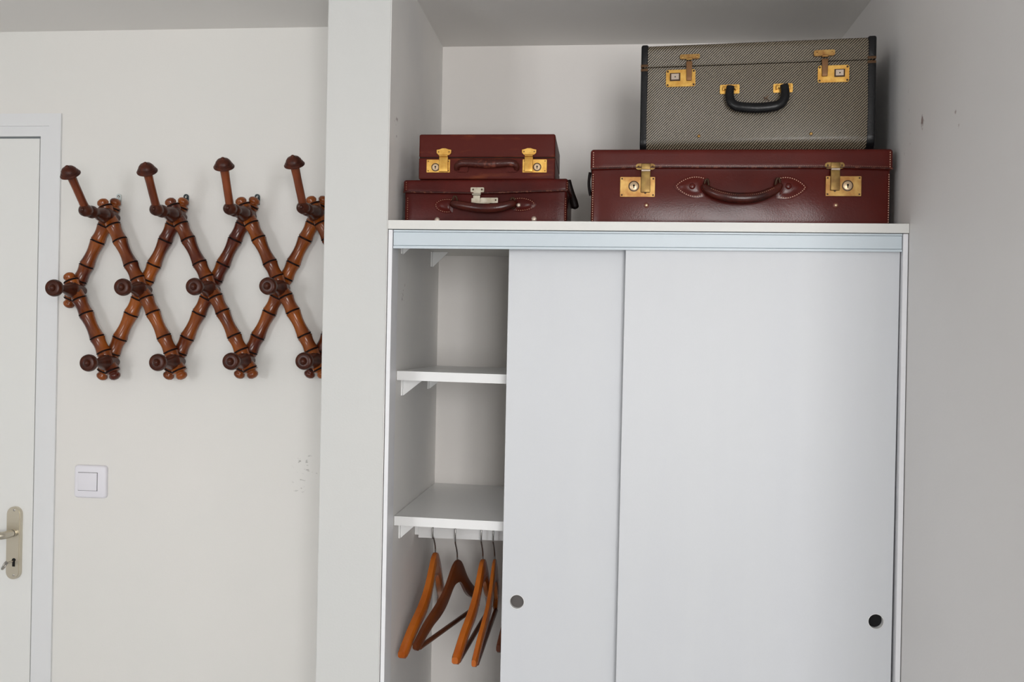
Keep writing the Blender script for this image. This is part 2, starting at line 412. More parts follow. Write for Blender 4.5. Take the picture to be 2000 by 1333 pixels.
# ------------------------------------------------------------------ light switch
def SW(px, py): return P(px, py, YW-.008)
a = SW(144.5, 940.5); x0, x1 = a.x, SW(207.5, 941).x; z1, z0 = SW(176, 909.5).z, SW(176, 973.5).z
sw = thing('light_switch', ((x0+x1)/2, YW, z0), 'square white plastic light switch on the wall beside the door casing', 'light switch')
rx0, rx1, rz1, rz0 = SW(153.5, 940).x, SW(190.2, 940).x, SW(172, 923.8).z, SW(172, 958.5).z
b_ = B(); lay = []
for ins, dy in ((0, 0), (0, .0045), (.0010, .0070), (.0026, .0086), (.0048, .0091)):
    lay.append([b_.verts.new((x, YW-dy, z)) for x, z in rrect(x0+ins, x1-ins, z0+ins, z1-ins, .0085-ins, 6)])
for p_, q_ in zip(lay, lay[1:]):
    for j in range(len(p_)): b_.faces.new((p_[j], p_[(j+1) % len(p_)], q_[(j+1) % len(p_)], q_[j]))
b_.faces.new(lay[-1]); b_.faces.new(lay[0])
fr = obj('switch_plate', b_, m_plastic, sw, smooth=50)
b_ = B(); plate(b_, [(rx0-.0008, rz0-.0008), (rx1+.001, rz0-.0008), (rx1+.001, rz1+.0008), (rx0-.0008, rz1+.0008)], YW-.00915, YW-.008)
obj('recess', b_, m_gap, sw)
b_ = B(); rbox(b_, rx0, rx1, YW-.0112, YW-.007, rz0, rz1, .0012, warp=lambda p: p+Vector((0, -.0008*(p.z-rz0)/(rz1-rz0), 0)))
obj('rocker', b_, m_plastic, sw, smooth=50)

# ------------------------------------------------------------------ coat rack
YJF, YJB = YW-.046, YW-.020
J = {'t1': (213, 423), 't2': (345.5, 421.5), 't3': (483, 420), 't4': (619.5, 418.5), 't5': (756, 417),
     'm1': (147, 567), 'm2': (276.5, 565.5), 'm3': (411.5, 564.5), 'm4': (549.5, 563.5), 'm5': (686, 562),
     'b1': (212, 708), 'b2': (342.5, 707), 'b3': (480.5, 705), 'b4': (617.5, 704.5)}
rackbase = P(411, 707, YW)
rack = thing('coat_rack', rackbase, 'expanding wooden lattice coat rack of turned bamboo-style bars on the wall', 'coat rack')
def bar_mesh(spans, L):
    prof = []; mi = []
    ends = .238*L
    def add(r, h, m=0): prof.append((r, h)); mi.append(m)
    add(0, -ends); add(.006, -ends+.0006); add(.0115, -ends+.0040); add(.0136, -ends+.0085); add(.0134, -ends+.012); add(.0112, -ends+.0155); add(.0114, -ends+.017); add(.0158, -ends+.0195)
    rings = [-.12*L]
    for s in range(spans):
        rings += [s*L+f*L for f in (.13, .335, .665, .865)]
    rings.append(spans*L+.12*L)
    prev = None
    for i, h in enumerate(rings):
        if prev is not None:
            g = h-prev; mid = .0141 if g > .05 else .0152
            for t in (.15, .35, .5, .65, .85): add(.0178-(.0178-mid)*math.sin(PI*t)**.8, prev+.0028+(g-.0056)*t)
        add(.0177, h-.0028); add(.0181, h-.0021, 1); add(.0163, h-.0013, 1); add(.0163, h+.0013, 1); add(.0181, h+.0021); add(.0177, h+.0028)
        prev = h
    e = spans*L+ends
    add(.0158, e-.0195); add(.0114, e-.017); add(.0112, e-.0155); add(.0134, e-.012); add(.0136, e-.0085); add(.0115, e-.0040); add(.006, e-.0006); add(0, e)
    return prof, mi[:-1]
def bar(a, b, spans, Y):
    p, q = P(*J[a], Y), P(*J[b], Y); L = (q-p).length/spans
    prof, mi = bar_mesh(spans, L)
    m = B(); lathe(m, prof, n=24, mi=mi)
    mx = Matrix.Translation(p) @ (q-p).to_track_quat('Z', 'Y').to_matrix().to_4x4() @ Matrix.Rotation(random.uniform(0, 6), 4, 'Z')
    return obj('bar', m, [m_bar, m_groove], rack, mx=mx, smooth=50)
for a, b, s in (('m1', 'b1', 1), ('t1', 'b2', 2), ('t2', 'b3', 2), ('t3', 'b4', 2), ('t4', 'm5', 1)): bar(a, b, s, YJF)
slashes = [bar(a, b, s, YJB) for a, b, s in (('t1', 'm1', 1), ('t2', 'b1', 2), ('t3', 'b2', 2), ('t4', 'b3', 2), ('m5', 'b4', 1))]
RX = Matrix.Rotation(PI/2, 4, 'X')       # +Z becomes -Y
peg_prof = [(.010, -.035), (.012, -.012), (.0185, -.010), (.0195, .012), (.0200, .0165), (.0172, .019), (.0186, .0215), (.0165, .026), (.0118, .040), (.0078, .056),
            (.0066, .066), (.0066, .070), (.0105, .0725), (.0165, .0765), (.0200, .082), (.0206, .088), (.0195, .0930), (.0180, .0955), (.0168, .0946),
            (.0105, .0966), (.0078, .0958), (.0070, .0985), (.0050, .1015), (.002, .1030), (0, .1032)]
peg_me = None
for k in ('m1', 'm2', 'm3', 'm4', 'm5', 'b1', 'b2', 'b3', 'b4'):
    mx = Matrix.Translation(P(*J[k], YW-.04)) @ RX
    if peg_me is None:
        m = B(); lathe(m, peg_prof, n=32); o = obj('peg', m, m_peg, rack, mx=mx, smooth=45); peg_me = o.data
    else:
        o = bpy.data.objects.new('peg', peg_me); C.objects.link(o); o.parent = rack; o.matrix_local = ROOTM[rack.name].inverted() @ mx
hook_prof = [(.010, -.035), (.012, -.012), (.0185, -.010), (.0195, .012), (.0200, .0165), (.0170, .022), (.0185, .027), (.0165, .040), (.0115, .056), (.0105, .060),
             (.0128, .066), (.0150, .074), (.0150, .080), (.0132, .085), (.0112, .088), (.0122, .0905), (.0142, .095), (.0148, .102), (.0140, .110), (.0105, .1155),
             (.0065, .1180), (.0050, .1175), (.004, .1195), (.0018, .1208), (0, .121)]
cap_prof = [(.0085, -.004), (.0095, .0010), (.0200, -.0022), (.0228, -.0010), (.0230, .0008), (.0198, .0042), (.0200, .0056), (.0188, .0070), (.0178, .0074), (.0168, .0115), (.0125, .0168),
            (.0070, .0192), (.0048, .0196), (.0044, .0212), (.0022, .0228), (0, .0230)]
m = B(); lathe(m, hook_prof, n=32); hook_me = None
m2 = B(); lathe(m2, cap_prof, n=32); cap_me = None
YC = YW-.04
for k, top in (('t1', (137.5, 341)), ('t2', (287.5, 335)), ('t3', (437.5, 326)), ('t4', (575, 322))):
    base = P(*J[k], YC); mx = Matrix.Translation(base) @ RX
    if hook_me is None: hk = obj('hook', m, m_peg, rack, mx=mx, smooth=45); hook_me = hk.data
    else:
        hk = bpy.data.objects.new('hook', hook_me); C.objects.link(hk); hk.parent = rack; hk.matrix_local = ROOTM[rack.name].inverted() @ mx
    ROOTM[hk.name] = mx
    p0 = base+Vector((0, -.103, .004)); p1 = P(*top, base.y-.103-.058)
    dq = (p1-p0).to_track_quat('Z', 'Y').to_matrix().to_4x4(); L = (p1-p0).length
    am = B(); lathe(am, [(.0080, 0), (.0097, .004), (.0092, .02), (.0093, L*.7), (.0102, L-.004), (.0106, L+.002)], n=24)
    obj('hook_arm', am, m_arm, hk, mx=Matrix.Translation(p0) @ dq, smooth=50)
    mxc = Matrix.Translation(p1) @ dq
    if cap_me is None: cp = obj('hook_cap', m2, m_cap, hk, mx=mxc, smooth=40); cap_me = cp.data
    else:
        cp = bpy.data.objects.new('hook_cap', cap_me); C.objects.link(cp); cp.parent = hk; cp.matrix_local = mx.inverted() @ mxc
for i, (px, py, mm) in enumerate(((232, 384, m_zinc), (363.5, 384.5, m_blackmetal), (502.5, 384.5, m_blackmetal))):
    c = P(px, py, YW-.003); e = B()
    out = [(c.x-.0065, c.z-.020)] + [(c.x+.0065, c.z-.020)] + [(c.x+.0065*math.cos(t), c.z+.0065*math.sin(t)) for t in [PI*j/12 for j in range(13)]]
    plate(e, out, YW-.004, YW-.0015, [circ(c.x, c.z, .0034, 14)])
    ey = obj('hanging_eye', e, mm, rack, label=('bright zinc hanging eye' if i == 0 else 'black hanging eye'))
    s = B(); lathe(s, [(.0030, 0), (.0030, .0035), (.002, .005), (0, .0053)], Matrix.Translation((c.x, YW-.0005, c.z-.001)) @ RX, 12)
    obj('screw', s, m_steel, ey, smooth=40)

# ------------------------------------------------------------------ wardrobe
wd = thing('wardrobe', ((XL+XR)/2, YF, 0), 'built-in white wardrobe with two sliding doors between pillar and right wall', 'wardrobe')
zb = P(1267, 451.2, YF).z
zl_t, zr_t = P(760, 430.2, YF).z, P(1774, 437.3, YF).z
zl_b, zr_b = P(760, 447.2, YF).z, P(1774, 455.5, YF).z
def tilt(zl, zr): return lambda x: zl+(zr-zl)*(x-XL)/(XR-XL)
ft, fb = tilt(zl_t, zr_t), tilt(zl_b, zr_b)
bm = B()
rbox(bm, XL+.0005, XR-.0005, YF, YB-.002, 0, 1, .001, n=(4, 2, 1), warp=lambda p: Vector((p.x, p.y, fb(p.x)+(ft(p.x)-fb(p.x))*min(max(p.z, 0), 1))))
obj('top_board', bm, m_board, wd, label='cream edged top board')
# jambs
xj1 = P(765.8, 465, YF).x; xj0 = P(758.2, 465, YF).x
jz = fb(XL)-.0012
obj('jamb', box(B(), XL+.0015, XL+.0098, YF+.002, YF+.055, 0, jz, .0007), m_jamb, wd)
obj('jamb', box(B(), XR-.0105, XR-.0015, YF+.002, YF+.055, 0, fb(XR)-.0012, .0007), m_jamb, wd)
obj('jamb_gap', box(B(), XL, XL+.0016, YF+.006, YF+.05, 0, jz), m_gap, wd)
obj('jamb_gap', box(B(), XR-.0016, XR, YF+.006, YF+.05, 0, fb(XR)-.0015), m_gap, wd)
# track
tx0, tx1 = XL+.0112, XR-.0118
def trackline(pl, pr, Y): return P(768, pl, Y).z, P(1764, pr, Y).z
rows = [(449.2, 457.2), (452.6, 460.6), (453.6, 461.6), (479.2, 486.6), (480.4, 487.8), (485.2, 492.2)]
yts = [.004, .004, .0062, .0062, .004, .004]
bm = B(); ends = []
for side, xx in ((0, tx0), (1, tx1)):
    col = [Vector((xx, YF+yts[i], trackline(*rows[i], YF+yts[i])[side])) for i in range(6)]
    # lips turn in where the groove lines are
    col.insert(2, Vector((xx, YF+.0085, (col[1].z+col[2].z)/2))); col.insert(5, Vector((xx, YF+.0085, (col[4].z+col[5].z)/2)))
    col += [Vector((xx, YF+.009, col[-1].z)), Vector((xx, YF+.009, col[0].z-.004)), Vector((xx, YF+.075, col[0].z-.004)), Vector((xx, YF+.075, col[0].z))]
    ends.append([bm.verts.new(p) for p in col])
n = len(ends[0])
for i in range(n): bm.faces.new((ends[0][i], ends[0][(i+1) % n], ends[1][(i+1) % n], ends[1][i]))
for e in ends: bm.faces.new(e)
obj('door_track', bm, m_alu, wd, label='pale bluish enamelled sliding track')
ztrk = P(1267, 470, YF).z
# unseen board added between track and top board to keep light out
obj('light_filler', box(B(), XL+.012, XR-.012, YF+.078, YF+.090, P(1267, 470, YF).z, zr_b-.003), m_shelf, wd)
# sliding doors
def sdoor(name, ltop, lbot, rtop, rbot, Yd, th, hole, ring_r, label, disc_mat):
    pt, pb = P(*ltop, Yd), P(*lbot, Yd); qt, qb = P(*rtop, Yd), P(*rbot, Yd)
    fx0 = lambda z: pt.x+(pb.x-pt.x)*(z-pt.z)/(pb.z-pt.z); fx1 = lambda z: qt.x+(qb.x-qt.x)*(z-qt.z)/(qb.z-qt.z)
    z0, z1 = .02, ztrk; c = P(*hole, Yd)
    x1a, x1b = min(fx1(z0), XR-.0125), min(fx1(z1), XR-.0125)
    out = [(fx0(z0), z0), (x1a, z0), (x1b, z1), (fx0(z1), z1)]
    b = B(); plate(b, out, Yd, Yd+th, [circ(c.x, c.z, ring_r, 32)])
    es = [e for e in b.edges if all(abs(v.co.y-Yd) < 1e-6 for v in e.verts) and sum(1 for f in e.link_faces if abs(f.normal.y) < .5)]
    d = obj(name, b, m_white, wd, label=label)
    r = B(); lathe(r, [(ring_r-.0002, .0126), (ring_r-.0012, .0126), (ring_r-.0012, -.0002), (ring_r-.0002, -.0002)],
                   Matrix.Translation((c.x, Yd+.0005, c.z)) @ Matrix.Rotation(-PI/2, 4, 'X'), 40, cap=False)
    obj('finger_pull', r, m_shelf, d, smooth=40)
    r = B(); lathe(r, [(ring_r-.0001, 0), (ring_r-.0001, .001)], Matrix.Translation((c.x, Yd+(th-.0035 if disc_mat is m_black else .010), c.z)) @ Matrix.Rotation(-PI/2, 4, 'X'), 32)
    obj('pull_backing', r, disc_mat, d)  # the black one paints the unlit interior behind the front door's hole
    return d
YD2, YD1 = YF+.014, YF+.040
sdoor('sliding_door', (1222.4, 490), (1203, 1333), (1760.5, 497), (1741, 1333), YD2, .016, (1711, 1215), .0149, 'front sliding door on the right', m_black)
sdoor('sliding_door', (994.5, 487), (977, 1333), (1420, 497), (1405, 1333), YD1, .016, (1009.5, 1176.5), .0149, 'rear sliding door on the left', m_hole)
# inside: partition right of the shelves, and shelves
XI = .36
obj('partition', box(B(), XI, XI+.018, YF+.09, YB-.002, .02, zr_b-.004), m_shelf, wd)
YS = 1.901
def shelf(lt, rt_, lb, name='shelf', bra=()):
    A, R_, Bm = P(*lt, YS), P(*rt_, YS), P(*lb, YS); th = A.z-Bm.z
    slope = (R_.z-A.z)/(R_.x-A.x); f = lambda x: A.z+slope*(x-A.x)
    b = B(); rbox(b, XL+.001, XI-.001, YS, YB-.002, 0, 1, .0008, n=(2, 2, 1), warp=lambda p: Vector((p.x, p.y, f(p.x)-th*(1-min(max(p.z, 0), 1)))))
    s = obj(name, b, m_shelf, wd)
    for (Yb_, wdt, hgt) in bra:
        zt = f(XL+.02)-th-.0005; b = B()
        plate(b, [(XL+.0008, zt), (XL+wdt, zt), (XL+wdt, zt-.002), (XL+.0045, zt-hgt), (XL+.0008, zt-hgt)], Yb_-.0015, Yb_+.0015)
        box(b, XL+.0006, XL+.004, Yb_-.010, Yb_+.010, zt-hgt, zt)
        obj('bracket', b, m_shelf, s)
    return s
shelf((774.3, 724.9), (989.2, 732.1), (774.6, 742.8), bra=((1.955, .044, .034), (2.25, .044, .034)))
shelf((768.5, 1008.7), (983, 1019.8), (768.8, 1026.6), bra=((1.957, .042, .036), (2.25, .042, .036)))
for yy in (1.93, 2.262):
    b = B(); zt = fb(XL)-.0006; plate(b, [(XL+.0008, zt), (XL+.041, zt), (XL+.041, zt-.002), (XL+.0045, zt-.037), (XL+.0008, zt-.037)], yy-.0015, yy+.0015)
    box(b, XL+.0006, XL+.004, yy-.010, yy+.010, zt-.037, zt)
    obj('bracket', b, m_shelf, wd)
# hanging rail
YR = 2.125
ra, rb_ = P(817, 1050.5, YR-.009), P(980, 1057, YR-.009)
rs = (rb_.z-ra.z)/(rb_.x-ra.x); RH = .032
rz = lambda x: ra.z+rs*(x-ra.x)
b = B(); rbox(b, ra.x, XI-.002, YR-.009, YR+.009, 0, 1, .001, n=(2, 1, 1), warp=lambda p: Vector((p.x, p.y, rz(p.x)+RH*min(max(p.z, 0), 1))))
obj('hanging_rail', b, m_shelf, wd)
b = B(); box(b, XL+.001, ra.x-.0003, YR-.006, YR+.006, rz(XL)+.006, rz(XL)+RH-.004); obj('rail_socket', b, m_shelf, wd)

# ------------------------------------------------------------------ hangers
def hanger(neck, end, Ye, m_, thick, label, bar_on=True, bowv=.018):
    """neck, end in pixels; Ye depth of the near tip"""
    N_ = P(*neck, YR); E = P(*end, Ye)
    dx, dy = E.x-N_.x, E.y-N_.y; half = math.hypot(dx, dy); ang = math.atan2(dx, -dy)  # turn about Z
    drop = N_.z-E.z
    topz = rz(N_.x)+RH+.0035
    r = thing('clothes_hanger', (N_.x, YR, topz), label, 'clothes hanger', 'wooden hangers on the wardrobe rail')
    # local frame: u runs towards the camera side
    U = Vector((dx/half, dy/half, 0)); Vn = Vector((-U.y, U.x, 0))
    def W(u, v, z): return N_ + U*u + Vn*v + Vector((0, 0, z))
    tab = ((0, 0), (.05, .012), (.1, .045), (.15, .10), (.2, .175), (.3, .325), (.4, .44), (.5, .53), (.6, .605), (.7, .675), (.8, .76), (.9, .87), (1, 1))
    def lt(t):
        for (a0, b0), (a1, b1) in zip(tab, tab[1:]):
            if t <= a1: return b0+(b1-b0)*(t-a0)/(a1-a0)
        return 1
    def zt(u): t = min(abs(u)/half, 1); return -drop*(lt(t)*.5+lt(max(t-.03, 0))*.25+lt(min(t+.03, 1))*.25)
    zt_end = zt(half*.999)
    K = -drop/zt_end if zt_end else 1
    n = 26; b = B(); sec = []
    for i in range(-n, n+1):
        u = half*i/n; t = abs(i)/n
        h = .054-.024*min(t*1.6, 1)
        if t > .90: h *= 1-.55*((t-.90)/.10)**2
        th = thick*(.75+.25*min(t*2, 1))
        if t > .97: th *= .75
        z = zt(u)*abs(K)
        bow = -bowv*t*t                     # shoulders curve gently forward
        prof = [(-th*.5, -.25*h), (-th*.34, -.03*h), (0, 0), (th*.34, -.03*h), (th*.5, -.25*h), (th*.5, -.8*h), (th*.3, -h), (-th*.3, -h), (-th*.5, -.8*h)]
        slope_tilt = 0
        sec.append([b.verts.new(W(u, v+bow, z+zz)) for v, zz in prof])
    for p, q in zip(sec, sec[1:]):
        k = len(p)
        for j in range(k): b.faces.new((p[j], p[(j+1) % k], q[(j+1) % k], q[j]))
    b.faces.new(sec[0]); b.faces.new(sec[-1])
    obj('body', b, m_, r, smooth=45)
    if bar_on:
        b = B(); z1 = -drop-.020
        tube(b, [W(-half*.90, -.014, z1+.006), W(half*.90, -.014, z1+.006)], .0055, 12); obj('trouser_bar', b, m_hang2, r, smooth=60)
    # wire hook over the rail
    b = B(); c = W(0, 0, 0); top = topz; ym, R_ = YR-.008, .026
    pts = [c+Vector((0, 0, -.012)), c+Vector((0, 0, .008)), c+Vector((0, -.010, .024)), c+Vector((0, -.030, .042)), Vector((c.x, ym-R_-.001, top-.030))]
    for k in range(0, 10):
        a_ = PI-k*PI/9*1.05; pts.append(Vector((c.x, ym+R_*math.cos(a_), top-.0095+.0112*math.sin(a_))))
    tube(b, spline(pts, 4), .0017, 8, upv=Vector((1, 0, 0))); obj('hook_wire', b, m_chrome, r, smooth=60)
    return r
hanger((850, 1079), (808, 1275), 1.93, m_hang, .019, 'leftmost orange wooden hanger close to the wardrobe side wall', False, .027)
hanger((893, 1093), (825, 1259), 1.945, m_hang2, .013, 'darker brown wooden hanger with trouser bar, second from the left')
hanger((943, 1092), (905, 1286), 1.91, m_hang, .017, 'thick orange wooden hanger, third from the left')
hanger((966, 1092), (942, 1291), 1.91, m_hang, .012, 'thin orange wooden hanger, second from the sliding door edge')
hanger((1010, 1085), (990, 1262), 1.93, m_hang2, .012, 'wooden hanger almost hidden behind the sliding door edge')

# ------------------------------------------------------------------ suitcases
class Case:
    def __init__(s, name, label, x0px, x1px, ypx, topz, Y, rot, depth, pivot_right=False, base=None):
        """front lower-left and lower-right corners from pixel columns"""
        s.rot = rot; s.zb = base
        cr = P(x1px, ypx, Y); c, sn = math.cos(rot), math.sin(rot)
        # left end on the ray of x0px, on the line through cr with direction (c, sn)
        d = ray(x0px, ypx); # solve t*d.xy = cr.xy - w*(c,sn)
        # d.x*t + c*w = cr.x ; d.y*t + sn*w = cr.y
        det = d.x*sn - c*d.y; t = (cr.x*sn-c*cr.y)/det; w_ = (d.x*cr.y-d.y*cr.x)/det
        s.w = w_; s.d = depth
        loc = Vector((cr.x-c*w_, cr.y-sn*w_, base))
        s.root = thing(name, loc, label, 'suitcase', rotz=rot)
        s.mx = ROOTM[s.root.name]; s.inv = s.mx.inverted()
        s.o = s.inv @ CAM; s.R = s.inv.to_3x3()
        s.h = s.F(*topz)[1]
    def F(s, px, py, y=0.0):
        d = s.R @ ray(px, py); t = (y-s.o.y)/d.y; p = s.o+d*t; return p.x, p.z
    def V(s, px, py, y=0.0): x, z = s.F(px, py, y); return Vector((x, y, z))
    def add(s, name, bm, m, parent=None, **k):
        return obj(name, bm, m, parent or s.root, local=True, **k)
RXl = Matrix.Rotation(PI/2, 4, 'X')
def disc(bm, c, r, h, n=16, dome=.5):
    lathe(bm, [(r, -.0005), (r, h*(1-dome)), (r*.8, h*(1-dome*.25)), (r*.4, h), (0, h)] if dome else [(r, -.0005), (r, h)], Matrix.Translation(c) @ RXl, n)
def lock(s, pl, keyc, keyr, hasp, strap, mp, mh, yf, scr=.0022, square=False, ears='plate', th=.0025, corner=.0008, dark=False):
    """pl=(x0,y0,x1,y1) px plate; hasp=(…) px on the lid; strap=(…) px hanging over the plate"""
    y = yf
    def box_px(q, y): a = s.F(q[0], q[3], y); b = s.F(q[2], q[1], y); return a[0], b[0], a[1], b[1]
    x0, x1, z0, z1 = box_px(pl, y-th)
    b = B(); rb = max(corner, .0006)
    plate(b, rrect(x0, x1, z0, z1, rb, 3), y-th, y+.001)
    P_ = s.add('lock_plate', b, mp)
    ins = .0034
    for cx, cz in ((x0+ins, z0+ins), (x1-ins, z0+ins), (x0+ins, z1-ins), (x1-ins, z1-ins)):
        b = B(); disc(b, (cx, y-th, cz), scr*.8, .0006); s.add('screw', b, m_screw, P_, smooth=40)
    kx, kz = s.F(*keyc, y-th)
    b = B()
    if square:
        hw = keyr; plate(b, rrect(kx-hw, kx+hw, kz-hw*.78, kz+hw*.78, .0003, 2), y-th-.0004, y-th+.0005)
        s.add('lock_window', b, m_screw, P_)
        b = B(); plate(b, rrect(kx-hw*.72, kx+hw*.72, kz-hw*.5, kz+hw*.6, .0003, 2), y-th-.0012, y-th)
        s.add('slide_button', b, m_stud, P_)
        b = B(); disc(b, (kx+.0003, y-th-.0012, kz), .0013, .0003, 10, 0); s.add('keyhole', b, m_black, P_)
    else:
        lathe(b, [(keyr*1.22, 0), (keyr*1.22, .0006), (keyr*1.0, .0008), (keyr*.98, .0002)], Matrix.Translation((kx, y-th, kz)) @ RXl, 28)
        s.add('lock_rim', b, m_screw, P_, smooth=40)
        b = B(); lathe(b, [(keyr*.98, 0), (keyr*.98, .0012), (keyr*.85, .0018), (0, .0019)], Matrix.Translation((kx, y-th, kz)) @ RXl, 28)
        s.add('lock_barrel', b, m_lockface, P_, smooth=30)
        b = B(); disc(b, (kx, y-th-.0019, kz+keyr*.14), keyr*.24, .0003, 14, 0)
        plate(b, [(kx-keyr*.12, kz-keyr*.5), (kx+keyr*.12, kz-keyr*.5), (kx+keyr*.1, kz+keyr*.1), (kx-keyr*.1, kz+keyr*.1)], y-th-.0022, y-th-.0017)
        s.add('keyhole', b, m_black, P_)
    # hasp
    hx0, hx1, hz0, hz1 = box_px(hasp, y-.003); sx0, sx1, sz0, sz1 = box_px(strap, y-th-.003)
    b = B(); hy = y-.0045
    if ears == 'shield':
        cx = (hx0+hx1)/2; w_ = hx1-hx0; h_ = hz1-hz0
        out = [(hx0, hz0+h_*.35), (hx0+w_*.12, hz0+h_*.08), (hx0+w_*.28, hz0), (hx1-w_*.28, hz0), (hx1-w_*.12, hz0+h_*.08), (hx1, hz0+h_*.35), (hx1, hz1-h_*.22), (hx1-w_*.2, hz1-h_*.14), (hx1-w_*.38, hz1), (hx0+w_*.38, hz1), (hx0+w_*.2, hz1-h_*.14), (hx0, hz1-h_*.22)]
        plate(b, out, hy, y+.001)
    else:
        plate(b, rrect(hx0, hx1, hz0, hz1, min(hx1-hx0, hz1-hz0)*(.48 if ears == 'round' else .3), 4), hy, y+.001)
    H = s.add('hasp', b, mh)
    for cx in (hx0+(hx1-hx0)*.14, hx1-(hx1-hx0)*.14):
        b = B(); disc(b, (cx, hy, (hz0+hz1)/2), scr*.85, .0008); s.add('rivet', b, m_screw if ears != 'big' else mh, H, smooth=40)
    b = B(); kz_ = hz0-.001 if ears != 'round' else hz0-.0015
    tube(b, [Vector((sx0+.0006, y-.0055, kz_)), Vector((sx1-.0006, y-.0055, kz_))], .0022, 12, upv=Vector((0, 0, 1)))
    s.add('hinge_pin', b, m_stud if ears == 'round' else mh, H, smooth=50)
    b = B(); sy = y-th-.0048
    ww = sx1-sx0
    def strapwarp(p):
        t = (p.z-sz0)/(sz1-sz0)
        return Vector(((sx0+sx1)/2+(p.x-(sx0+sx1)/2)*(1-.16*(1-t) if ears == 'big' else 1), p.y+.0016*t*t, p.z))
    rbox(b, sx0, sx1, sy, y-th-.0012, sz0, sz1, .0011, n=(2, 1, 6), warp=strapwarp)
    s.add('hasp_strap', b, mh if not dark else m_brown_brass, H, smooth=50)
    if ears == 'round':
        b = B(); rbox(b, sx0, sx1, y-.0062, y+.001, hz0+.0004, hz1+.0002, .0012, n=(1, 1, 1)); s.add('hasp_cover', b, mh, H, smooth=50)
        b = B(); cx = (sx0+sx1)/2; plate(b, [(cx-.0026, sz0+.001), (cx+.0026, sz0+.001), (cx+.0012, sz0-.0024), (cx-.0012, sz0-.0024)], sy+.001, y-th+.0002); s.add('thumb_lip', b, m_screw, H)
    return P_

# ---- large oxblood suitcase, on the board
c3 = Case('leather_suitcase', 'large long oxblood leather suitcase with brass locks, lying under the tweed case', 1152.5, 1740.5, 420, (1450, 291.8), 1.865, 0, .34, base=ZS+.0008)
W3, H3, D3 = c3.w, c3.h, c3.d
seam3 = c3.F(1450, 334)[1]
def bulge3(p, amt=.005, y0=0):
    if p.y < .1:
        u = (p.x/W3)*2-1; v = (p.z/seam3)
        k = max(0, 1-p.y/.05)
        lump = .0003*math.sin(p.x*31)+.0003*math.sin(p.x*57+p.z*40)
        p = Vector((p.x, p.y-k*(amt*(1-abs(u)**8)*math.sin(PI*min(max(v*.80+.2, 0), 1))**1.0+lump*(1-u**4)), p.z))
    return p
b = B(); rbox(b, .0015, W3-.0015, .0015, D3, 0, H3*.93, .007, n=(30, 4, 12), warp=lambda p: bulge3(p, .0065))
c3.add('body', b, m_leath, smooth=60)
def lid3(p):
    t = min(max((p.z-seam3)/(H3-seam3), 0), 1); x = p.x/W3
    sag = (.0035*math.sin(PI*x)+.001*math.sin(9*x))*(1-t)
    y = p.y-(.002*(1-t)*math.sin(PI*x) if p.y < .05 else 0)
    return Vector((p.x, y, p.z+sag))
b = B(); rbox(b, -.001, W3+.001, -.0055, D3+.001, seam3, H3, .0065, n=(30, 4, 6), warp=lid3)
c3.add('lid', b, m_leath, smooth=60)
b = B(); pts = [lid3(Vector((W3*i/40, -.0065, seam3+.003))) for i in range(41)]
tube(b, pts, .0016, 8); c3.add('lid_edge', b, m_edge, smooth=60)
b = B(); pts = [lid3(Vector((W3*(.01+.98*i/40), -.0060, seam3+.0062))) for i in range(41)]
stitches(b, pts, .0034, .55, .0004); c3.add('stitching', b, m_stitch2, kind='stuff')
for xx in (1157.8, 1735.5):
    b = B(); x = c3.F(xx, 380)[0]
    stitches(b, [Vector((x, -.0062 if z > seam3 else -.0006, z)) for z in (seam3+.006, H3-.006)], .0046, .55, .0007)
    stitches(b, [bulge3(Vector((x, .0008, z)), .0065)+Vector((0, -.0006, 0)) for z in [.004+(seam3-.008)*i/20 for i in range(21)]], .0046, .55, .0007)
    c3.add('stitching', b, m_stitch, kind='stuff', label='pale stitching down the end seam')
def handle_patch(s, point, inner, top, bot, yf, mt, seam=True, name='handle_mount', ex=.75):
    """leaf-shaped leather mount: tip px, blunt inner px x, top/bot px y"""
    tip = s.V(*point, yf); xi = s.F(inner, point[1], yf)[0]; zt_ = s.F(point[0], top, yf)[1]; zb_ = s.F(point[0], bot, yf)[1]
    dr_ = 1 if xi > tip.x else -1; L = abs(xi-tip.x); zc = tip.z; N_ = 14
    upc = [(tip.x+dr_*L*t, zc+(zt_-zc)*math.sin(PI*min(t*1.0, 1)*.70)**ex) for t in [i/N_ for i in range(N_+1)]]
    dnc = [(tip.x+dr_*L*t, zc+(zb_-zc)*math.sin(PI*min(t*1.0, 1)*.70)**ex) for t in [i/N_ for i in range(N_+1)]]
    out = upc+dnc[::-1][:-1]
    b = B(); cx = tip.x+dr_*L*.6
    top_ = [b.verts.new((cx+(x-cx)*f, yf-h, zc+(z-zc)*f)) for f, h in ((1, 0),) for x, z in out]
    rings = []
    for f, h in ((1, -.001), (1, .0018), (.90, .0026), (.78, .0026), (.62, .0048), (.3, .0060)):
        rings.append([b.verts.new((cx+(x-cx)*f, yf-h, zc+(z-zc)*f)) for x, z in out])
    for v in top_: b.verts.remove(v)
    for A_, B_ in zip(rings, rings[1:]):
        k = len(A_)
        for j in range(k): b.faces.new((A_[j], A_[(j+1) % k], B_[(j+1) % k], B_[j]))
    b.faces.new(rings[-1]); b.faces.new(rings[0])
    o = s.add(name, b, mt, smooth=60)
    if seam:
        b = B(); st = [Vector((cx+(x-cx)*.85, yf-.0030, zc+(z-zc)*.85)) for x, z in upc[::-1]+dnc[1:]]
        stitches(b, st, .0044, .55, .00065); s.add('stitching', b, m_stitch if seam == 1 else m_stitch2, o, kind='stuff')
    return o, dr_
yb3 = bulge3(Vector((W3/2, .0015, seam3*.6)), .0065).y
pa, _ = handle_patch(c3, (1315, 364), 1378, 343.5, 388, yb3+.0008, m_leath)
